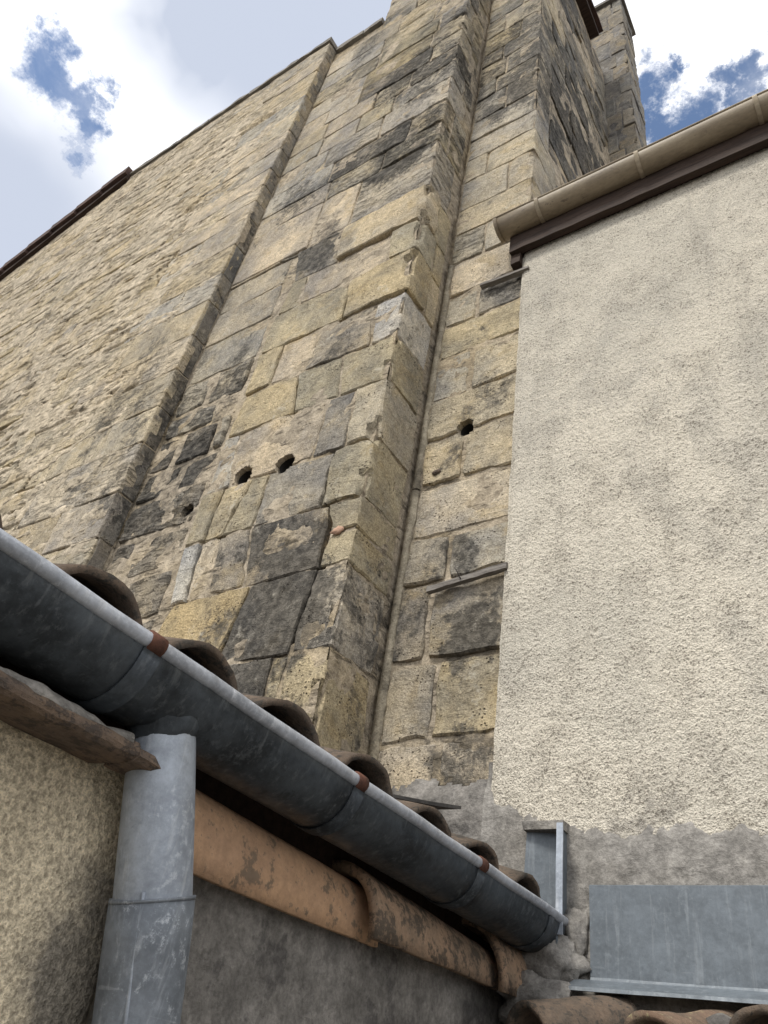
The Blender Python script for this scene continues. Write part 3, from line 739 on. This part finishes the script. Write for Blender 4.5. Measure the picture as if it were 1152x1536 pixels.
# cement apron lapping up over the foot of the recessed wall
relief('cement_apron', front(D - .012), ar(XB + .0, HX + .03, .010), ar(.2, .98, .010), lambda s, z: .012 + .026 * (fbm(s, z, 8, 4, 44, .55) - .5) - .03 * np.clip((z - .80) / .1, 0, 1), M['cement'], church,
       keep=lambda s, z: z < .845 + .17 * (fbm(s, z * .5, 6, 5, 47, .66) - .5) - .05 * (s + 1.3))
# roof edge: fascia, soffit, tiles, gutter
prism('fascia_board', rect_yz(HY - .055, HY - .02, 0, .17), (-1.125, 0, 3.625), (4, 0, 3.625), M['fascia'], house, 60, .004)
prism('soffit', rect_yz(HY - .02, HY + .03, .03, .06), (-1.10, 0, 3.615), (4, 0, 3.615), M['fascia'], house, 1)
prism('rafter_end', rect_yz(HY - .03, HY + .04, -.085, .04), (-1.125, 0, 3.63), (-1.072, 0, 3.63), M['fascia'], house, 3, .006)
o = mk('roof_slope', [(-1.04, HY - .06, 3.86), (4, HY - .06, 3.86), (4, 7, 5.3), (-1.04, 7, 5.3), (-1.04, HY - .06, 3.82), (4, HY - .06, 3.82), (4, 7, 5.26), (-1.04, 7, 5.26)],
       [(0, 1, 2, 3), (7, 6, 5, 4), (0, 4, 5, 1), (1, 5, 6, 2), (2, 6, 7, 3), (3, 7, 4, 0)], M['tile_old'], house, smooth=False)

def half_round(name, axis, a, b, c, r, mat, parent, a0=math.pi, a1=2 * math.pi, th=.003, n=22, m_=2, wave=0.0, r1=None, cap=False):
    """thin curved shell along x or y; c = centre in the other two axes; angles in the section plane (h, z)"""
    vs = []; fs = []; r1 = r if r1 is None else r1
    for i in range(m_ + 1):
        t = lerp(a, b, i / m_)
        for sgn in (0, 1):
            for j in range(n + 1):
                an = lerp(a0, a1, j / n); rr = lerp(r, r1, i / m_) - sgn * th + wave * noise.noise((t * 7, an * 1.5, c[0] * 3))
                h = c[0] + rr * math.cos(an); z = c[1] + rr * math.sin(an)
                vs.append((t, h, z) if axis == 'x' else (h, t, z))
    st = 2 * (n + 1)
    for i in range(m_):
        for j in range(n):
            q = i * st + j; fs.append((q, q + 1, q + 1 + st, q + st)); q += n + 1; fs.append((q, q + st, q + 1 + st, q + 1))
        for j in (0, n): q = i * st + j; fs.append((q, q + st, q + st + n + 1, q + n + 1))
    for i in (0, m_):
        for j in range(n):
            q = i * st + j; fs.append((q, q + n + 1, q + n + 2, q + 1))
    return mk(name, vs, fs, mat, parent)
def tube(name, pts, rs, mat, parent, n=16, caps=True, wob=0.0):
    vs = []; fs = []
    P = [Vector(q) for q in pts]
    if not isinstance(rs, (list, tuple)): rs = [rs] * len(P)
    up = Vector((.31, .87, .38)).normalized()
    for i, q in enumerate(P):
        tn = (P[min(i + 1, len(P) - 1)] - P[max(i - 1, 0)]).normalized()
        ux = up.cross(tn).normalized(); uy = tn.cross(ux)
        for j in range(n):
            an = 2 * math.pi * j / n; rr = rs[i] * (1 + wob * noise.noise((i * .7, math.cos(an) * 2, math.sin(an) * 2)))
            vs.append(tuple(q + ux * rr * math.cos(an) + uy * rr * math.sin(an)))
    for i in range(len(P) - 1):
        for j in range(n): fs.append((i * n + j, i * n + (j + 1) % n, (i + 1) * n + (j + 1) % n, (i + 1) * n + j))
    if caps: fs.append(tuple(range(n - 1, -1, -1))); fs.append(tuple(range((len(P) - 1) * n, len(P) * n)))
    return mk(name, vs, fs, mat, parent)

GY, GZ, GR = 1.985, 3.83, .072
hg = half_round('eaves_gutter', 'x', -1.175, 4, (GY, GZ), GR, M['beige'], house, math.pi, 2 * math.pi, .004, 20, 30, .0012)
tube('gutter_lip', [(-1.175, GY - GR, GZ + .003), (4, GY - GR, GZ + .003)], .006, M['beige'], hg, 10)
vs = [(-1.176, GY, GZ)] + [(-1.176, GY + (GR - .001) * math.cos(math.pi + math.pi * j / 20), GZ + (GR - .001) * math.sin(math.pi + math.pi * j / 20)) for j in range(21)]
mk('gutter_end_cap', vs, [(0, j + 2, j + 1) for j in range(20)], M['beige'], hg, smooth=False)
half_round('end_cap_rim', 'x', -1.178, -1.160, (GY, GZ), GR + .003, M['beige'], hg, math.pi, 2 * math.pi, .004, 20, 1)
for q in ((803, 320), (957, 258), (1141, 172)):
    xg = on_y(q[0], q[1], GY - GR).x
    half_round('gutter_bracket', 'x', xg - .010, xg + .010, (GY, GZ), GR + .0065, M['beige_clip'], hg, math.pi, 2 * math.pi, .004, 20, 1)
for xg, a in ((-.8, .0), (-.35, .0)): pass

# ------------------------------------------------------------------ wooden laths stuck behind the render
def lath(q0, q1, hh, dep, label, nail=None):
    a = on_y(q0[0], q0[1], D - .035); b = on_y(q1[0], q1[1], D - .03)
    t = thing('wooden_lath', label, 'wood strip', (b.x, b.y, b.z), 'wood strips sticking out beside the render')
    prism('strip', [(0, -dep / 2, -hh), (0, dep / 2, -hh), (0, dep / 2, 0), (0, -dep / 2, -.2 * hh)], a, b + (b - a) * .06, M['oldwood'], t, 24, .004, q0[0])
    if nail:
        c = on_y(nail[0], nail[1], D - .05); tube('nail', [c, c + Vector((-.022, -.008, .045))], .0022, M['iron'], t, 6)
    return t
lath((642, 880), (754, 846), .030, .022, 'long grey weathered wood strip with a nail, lower of the two beside render', (691, 868))
lath((722, 428), (790, 402), .024, .03, 'short dark wood strip just under the beige gutter end')

# ------------------------------------------------------------------ shed on the left
WX = -.985
shed = thing('shed', 'low shed with canal tile roof in front of the church wall', 'shed', (-1.4, .8, -CZ))
relief('grey_wall', lambda s, z, d: (WX + d, s, z), ar(.5, 2.10, .012), ar(-1.6, .34, .016), lambda s, z: .016 * (fbm(s, z, 6, 5, 17, .55) - .5) + .004 * (fbm(s, z, 40, 2, 15) - .5), M['cement'], shed)
def cream_edge(z): return np.interp(z, [-1.6, -.2, .0, .06, .11, .2, .34], [.80, .80, .80, .80, .80, .79, .78])
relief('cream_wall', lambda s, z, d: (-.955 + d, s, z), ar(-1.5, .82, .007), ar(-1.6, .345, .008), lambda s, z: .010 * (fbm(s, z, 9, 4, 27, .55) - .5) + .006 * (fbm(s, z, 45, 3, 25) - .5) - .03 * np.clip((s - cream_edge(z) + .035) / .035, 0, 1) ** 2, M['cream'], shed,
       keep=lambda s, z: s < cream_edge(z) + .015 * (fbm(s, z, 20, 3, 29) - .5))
# broken ledge above the cream wall
prism('ledge_slab', [(-.97, 0, .322), (-.955, 0, .322), (-.935, 0, .320), (-.915, 0, .319), (-.895, 0, .319), (-.880, 0, .320), (-.866, 0, .322), (-.859, 0, .326), (-.857, 0, .332), (-.859, 0, .338), (-.863, 0, .343), (-.90, 0, .345), (-.97, 0, .346)], (0, -.6, -.004), (0, .645, .003), M['ledge'], shed, 210, .0045, 3)
prism('ledge_tip', [(-.925, 0, .319), (-.866, 0, .321), (-.857, 0, .328), (-.862, 0, .340), (-.915, 0, .342)], (0, .643, .002), (0, .690, .002), M['ledge'], shed, 9, .006, 4)
prism('mortar_crust', [(-.97, 0, .338), (-.90, 0, .338), (-.872, 0, .338), (-.863, 0, .343), (-.861, 0, .349), (-.865, 0, .356), (-.873, 0, .362), (-.89, 0, .366), (-.97, 0, .372)], (0, -.6, 0), (0, .640, -.004), M['cement_light'], shed, 230, .013, 8)
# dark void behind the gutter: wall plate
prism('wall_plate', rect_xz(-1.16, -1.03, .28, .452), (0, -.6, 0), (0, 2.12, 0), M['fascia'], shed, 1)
# coping tiles along the wall head
def canal(name, a, b, ra, rb, mat, parent, th=.014, seed=0, a0=0., a1=math.pi, n=16, m_=14, wave=.004, up=Vector((0, 0, 1)), tall=1.0, sq=1.0):
    """tapered half-round clay tile from a to b, convex up"""
    a = Vector(a); b = Vector(b); t = (b - a).normalized(); sx = t.cross(up).normalized(); uz = sx.cross(t)
    vs = []; fs = []
    for i in range(m_ + 1):
        c = a.lerp(b, i / m_)
        for sg in (0, 1):
            for j in range(n + 1):
                an = lerp(a0, a1, j / n); rr = lerp(ra, rb, i / m_) - sg * th
                ca, sa = math.cos(an), math.sin(an)
                q = c + sx * rr * math.copysign(abs(ca) ** sq, ca) + uz * rr * math.copysign(abs(sa) ** max(sq, .75), sa) * tall
                q = q + wave * noise.noise_vector(q * 6 + Vector((seed, 0, 0))) + wave * .4 * noise.noise_vector(q * 30 + Vector((seed, 0, 0)))
                if i in (0, m_): q = q + t * .006 * noise.noise((an * 2, seed, i))
                vs.append(tuple(q))
    st = 2 * (n + 1)
    for i in range(m_):
        for j in range(n):
            q = i * st + j; fs.append((q, q + 1, q + 1 + st, q + st)); q += n + 1; fs.append((q, q + st, q + 1 + st, q + 1))
        for j in (0, n): q = i * st + j; fs.append((q, q + st, q + st + n + 1, q + n + 1))
    for i in (0, m_):
        for j in range(n):
            q = i * st + j; fs.append((q, q + n + 1, q + n + 2, q + 1))
    return mk(name, vs, fs, mat, parent)
canal('coping_tile', (-1.025, .735, .243), (-1.035, 1.42, .262), .097, .074, M['tile'], shed, .013, 1, a0=0, tall=1.48, sq=.72, wave=.0025)
canal('coping_tile', (-1.035, 1.325, .266), (-1.035, 2.0, .290), .134, .086, M['tile_mid'], shed, .020, 2, a0=-.02, tall=1.0, sq=.85, wave=.003)
canal('coping_tile', (-1.035, 1.88, .290), (-1.02, 2.09, .298), .138, .118, M['tile_mid'], shed, .020, 3, a0=-.12, tall=1.02, sq=.9, wave=.006)
# roof slope with canal tiles, low ends over the gutter
SL = math.tan(math.radians(16))
mk('roof_deck', [(-.90, -.8, .425), (-.90, 2.05, .425), (-3.2, 1.67, .425 + 2.3 * SL), (-3.2, -.8, .425 + 2.3 * SL), (-.90, -.8, .40), (-.90, 2.05, .40), (-3.2, 1.67, .40 + 2.3 * SL), (-3.2, -.8, .40 + 2.3 * SL)],
   [(0, 1, 2, 3), (7, 6, 5, 4), (0, 4, 5, 1), (1, 5, 6, 2), (2, 6, 7, 3), (3, 7, 4, 0)], M['fascia'], shed, smooth=False)
ys = [-.44, -.21, .02, .25, .485, .695, .915, 1.16, 1.395, 1.635, 1.87]
for i, y in enumerate(ys):
    x0 = -.868 + rnd.uniform(-.008, .012); zt = .522 + rnd.uniform(-.004, .006)
    r = rnd.uniform(.094, .103); tl = rnd.uniform(.78, .9); zc = zt - r * tl
    yl = .03 * rnd.uniform(-1, 1); y += rnd.uniform(-.012, .012)
    canal('roof_tile', (x0, y, zc), (x0 - .46, y + yl, zc + .46 * SL), r, r * .84, M['tile_old'], shed, .012, 10 + i, m_=8, tall=tl, wave=.006)
    canal('roof_tile', (x0 - .36, y + yl, zc + .40 * SL + .012), (x0 - .80, y, zc + .80 * SL + .008), r, r * .84, M['tile_old'], shed, .014, 40 + i, m_=6, n=12, tall=tl)
    if i in (4, 5, 6, 8): canal('roof_tile', (x0 - .03, y + .012, zc - .008), (x0 - .4, y, zc + .37 * SL), r * .74, r * .62, M['tile_old'], shed, .013, 70 + i, m_=6, tall=tl)
    ym = y + .12
    if ym < 1.98:   # channel tile, concave up
        canal('roof_tile', (x0 - .02, ym, .478), (x0 - .46, ym, .478 + .44 * SL), .085, .075, M['tile_old'], shed, .013, 90 + i, a0=math.pi, a1=2 * math.pi, m_=6, n=12)
# thin slate wedged against the wall above the tiles
a = on_x(574, 1196, -1.02); b = on_x(676, 1214, -1.0)
prism('slate_piece', rect_xz(-.05, .05, 0, .008), (-1.06, a.y, a.z + .0), (-1.02, b.y, b.z), M['slate'], shed, 10, .004, 2)
# rough mortar where the gutter end meets the wall
for q, r, y, sq in (((822, 1440), .085, 2.04, (1.0, .5, .75)), ((862, 1400), .06, 2.06, (.6, .45, 1.1)), ((800, 1500), .085, 2.0, (1.2, .7, .6)), ((868, 1320), .05, 2.085, (.55, .4, 1.9))):
    p = on_y(q[0], q[1], y); lump('mortar_fillet', p, r, M['cement_light'], shed, q[0], (26, 18), sq, .45)

# ------------------------------------------------------------------ zinc gutter and downpipe
gx, gz, gr = -.897, .454, .077
gut = thing('rain_gutter', 'dark grey half-round zinc gutter with rusty clips under the tiles', 'gutter', (gx, 1.0, gz - gr))
half_round('trough', 'y', -.9, 2.035, (gx, gz), gr, M['zinc_dark'], gut, math.pi, 2 * math.pi, .002, 30, 60, .0012)
tube('rolled_edge', [(gx + gr - .002, -.9 + .1 * i, gz + .004 + .0012 * math.sin(i * 2.1)) for i in range(30)] + [(gx + gr - .002, 2.085, gz + .002)], .0115, M['zinc_bead'], gut, 14)
for q in ((228, 978), (538, 1180), (722, 1300)):
    y = on_x(q[0], q[1], gx + gr).y
    half_round('support_strap', 'y', y - .016, y + .016, (gx, gz), gr + .004, M['zinc_dark'], gut, math.pi, 2 * math.pi - .1, .004, 24, 1)
    tube('rusty_clip', [(gx + gr - .002, y - .013, gz + .004), (gx + gr - .002, y + .013, gz + .004)], .0150, M['rust'], gut, 14)
half_round('section_joint', 'y', 1.93, 1.955, (gx, gz), gr + .003, M['zinc_dark'], gut, math.pi, 2 * math.pi, .003, 24, 1)
vs = [(gx, 2.034, gz)] + [(gx + (gr - .001) * math.cos(math.pi + math.pi * j / 24), 2.034, gz + (gr - .001) * math.sin(math.pi + math.pi * j / 24)) for j in range(25)]
mk('trough_end', vs, [(0, j + 1, j + 2) for j in range(24)], M['zinc_dark'], gut, smooth=False)

pipe = thing('downpipe', 'pale grey zinc downpipe dropping from the gutter with a dull lower sleeve', 'downpipe', (-.89, .8, -CZ))
t0 = Vector((gx + .004, .697, .397)); t1 = on_x(229, 1352, -.885); t2 = on_x(203, 1545, -.89)
tube('upper_pipe', [t0 + Vector((0, -.004, .03)), t0, t0.lerp(t1, .5), t1, t1.lerp(t2, .2)], [.0455, .0465, .0495, .0515, .0515], M['zinc_pipe'], pipe, 40)
l0 = t1 + (t0 - t1) * .012; dn = (t2 - t1)
bot = t2 + Vector((0, 0, -1.7))
tube('lower_sleeve', [l0, t1.lerp(t2, .35), t1.lerp(t2, .62), t2, t2 + Vector((.0, -.012, -.12)), Vector((t2.x, t2.y - .02, -1.6))], [.0555, .0555, .0548, .0545, .0545, .0545], M['zinc_sleeve'], pipe, 40)
tube('sleeve_rim', [l0 + (t0 - t1) * .006, l0 - (t0 - t1) * .012], [.0562, .0562], M['zinc_sleeve'], pipe, 40)
tube('seam', [l0.lerp(t2, f_) + Vector((.030, -.045, 0)) * 1.0 for f_ in (.02, .3, .6, 1, 1.3)], .003, M['zinc_pipe'], pipe, 8)
# solder collar where the pipe meets the trough
tube('solder_collar', [t0 + Vector((0, -.004, .02)), t0 + Vector((0, -.003, .006)), t0 + Vector((0, -.001, -.008)), t0 + Vector((0, .002, -.016))], [.060, .056, .051, .0472], M['zinc_dark'], pipe, 40, False, .16)

# ------------------------------------------------------------------ zinc flashings on the house plinth
fl = thing('zinc_flashing', 'wide blue-grey zinc sheet flashing at the foot of the rendered house', 'flashing', (-.4, 2.05, .3))
def bent(name, prof, x0, x1, mat, parent, n=40, amp=.002):
    vs = []; fs = []; m_ = len(prof)
    for i in range(n + 1):
        x = lerp(x0, x1, i / n)
        for j, (y, z) in enumerate(prof):
            vs.append((x, y + amp * noise.noise((x * 4, z * 6, 2)), z + amp * .5 * noise.noise((x * 5, j, 7))))
    for i in range(n):
        for j in range(m_ - 1): q = i * m_ + j; fs.append((q, q + 1, q + 1 + m_, q + m_))
    o = mk(name, vs, fs, mat, parent, smooth=False)
    so_ = o.modifiers.new('sheet', 'SOLIDIFY'); so_.thickness = .002
    return o
bent('sheet', [(2.068, .545), (2.052, .549), (2.046, .545), (2.046, .5), (2.046, .42), (2.045, .34), (2.042, .333)], -.762, 1.6, M['zinc_panel'], fl, 60, .003)
bent('drip_flange', [(2.042, .334), (2.012, .322), (1.975, .308), (1.972, .300)], -.80, 1.6, M['zinc_panel'], fl, 60, .002)
up = thing('zinc_upstand', 'small upright zinc channel beside the gutter end', 'flashing', (-.88, 2.05, .42))
mk('back_plate', [(-.952, 2.050, .40), (-.828, 2.068, .40), (-.828, 2.068, .684), (-.940, 2.050, .688), (-.952, 2.054, .40), (-.828, 2.072, .40), (-.828, 2.072, .684), (-.940, 2.054, .688)],
   [(0, 1, 2, 3), (7, 6, 5, 4), (0, 3, 7, 4), (1, 5, 6, 2), (3, 2, 6, 7), (0, 4, 5, 1)], M['zinc_panel'], up, smooth=False)
prism('side_flange', rect_xy(-.832, -.829, 2.00, 2.068), (0, 0, .40), (0, 0, .690), M['zinc_panel'], up, 4, .001)
prism('folded_lip', rect_xy(-.832, -.814, 1.998, 2.002), (0, 0, .42), (0, 0, .690), M['zinc_pipe'], up, 6, .0015)

# ------------------------------------------------------------------ low tiled roof at the foot of the house
prism('cement_lip', rect_xy(-.95, -.818, 2.028, 2.09), (0, 0, .684), (0, 0, .706), M['cement_light'], up, 6, .012, 5)
low = thing('low_tile_roof', 'mossy canal tiles of a low roof under the zinc flashing', 'roof', (-.4, 1.8, -CZ))
SL2 = math.tan(math.radians(15))
mk('roof_deck', [(-.95, 1.80, .135), (1.6, 1.80, .135), (1.6, 2.04, .195), (-.95, 2.04, .195), (-.95, 1.80, .11), (1.6, 1.80, .11), (1.6, 2.04, .17), (-.95, 2.04, .17)],
   [(0, 1, 2, 3), (7, 6, 5, 4), (0, 4, 5, 1), (1, 5, 6, 2), (2, 6, 7, 3), (3, 7, 4, 0)], M['fascia'], low, smooth=False)
for i in range(11):
    x = -.72 + i * .20 + rnd.uniform(-.03, .03); yj = rnd.uniform(-.07, .05); zj = rnd.uniform(-.014, .010); sk = rnd.uniform(-.02, .10)
    canal('roof_tile', (x - .03 - sk, 1.78 + yj, .166 + zj), (x + .05, 2.03, .170 + .25 * SL2 + zj), rnd.uniform(.074, .086), .066, (M['tile_old'], M['tile_moss'], M['tile_old'], M['tile_moss'])[i % 4], low, .014, 120 + i, m_=8, wave=.009)
    canal('roof_tile', (x + .07, 1.88, .212), (x + .14, 2.03, .212 + .15 * SL2), .065, .06, M['tile_old'], low, .013, 140 + i, a0=math.pi, a1=2 * math.pi, m_=4, n=12)
    if i % 3 == 1: lump('mortar_lump', (x + .08, 1.86, .235), .035, M['cement'], low, i, squash=(1.2, 1, .7))
low_wall = relief('low_wall', front(1.84), ar(-.9, 1.6, .04), ar(-1.6, .13, .04), lambda s, z: .02 * (fbm(s, z, 6, 4, 3) - .5), M['cement_light'], low)
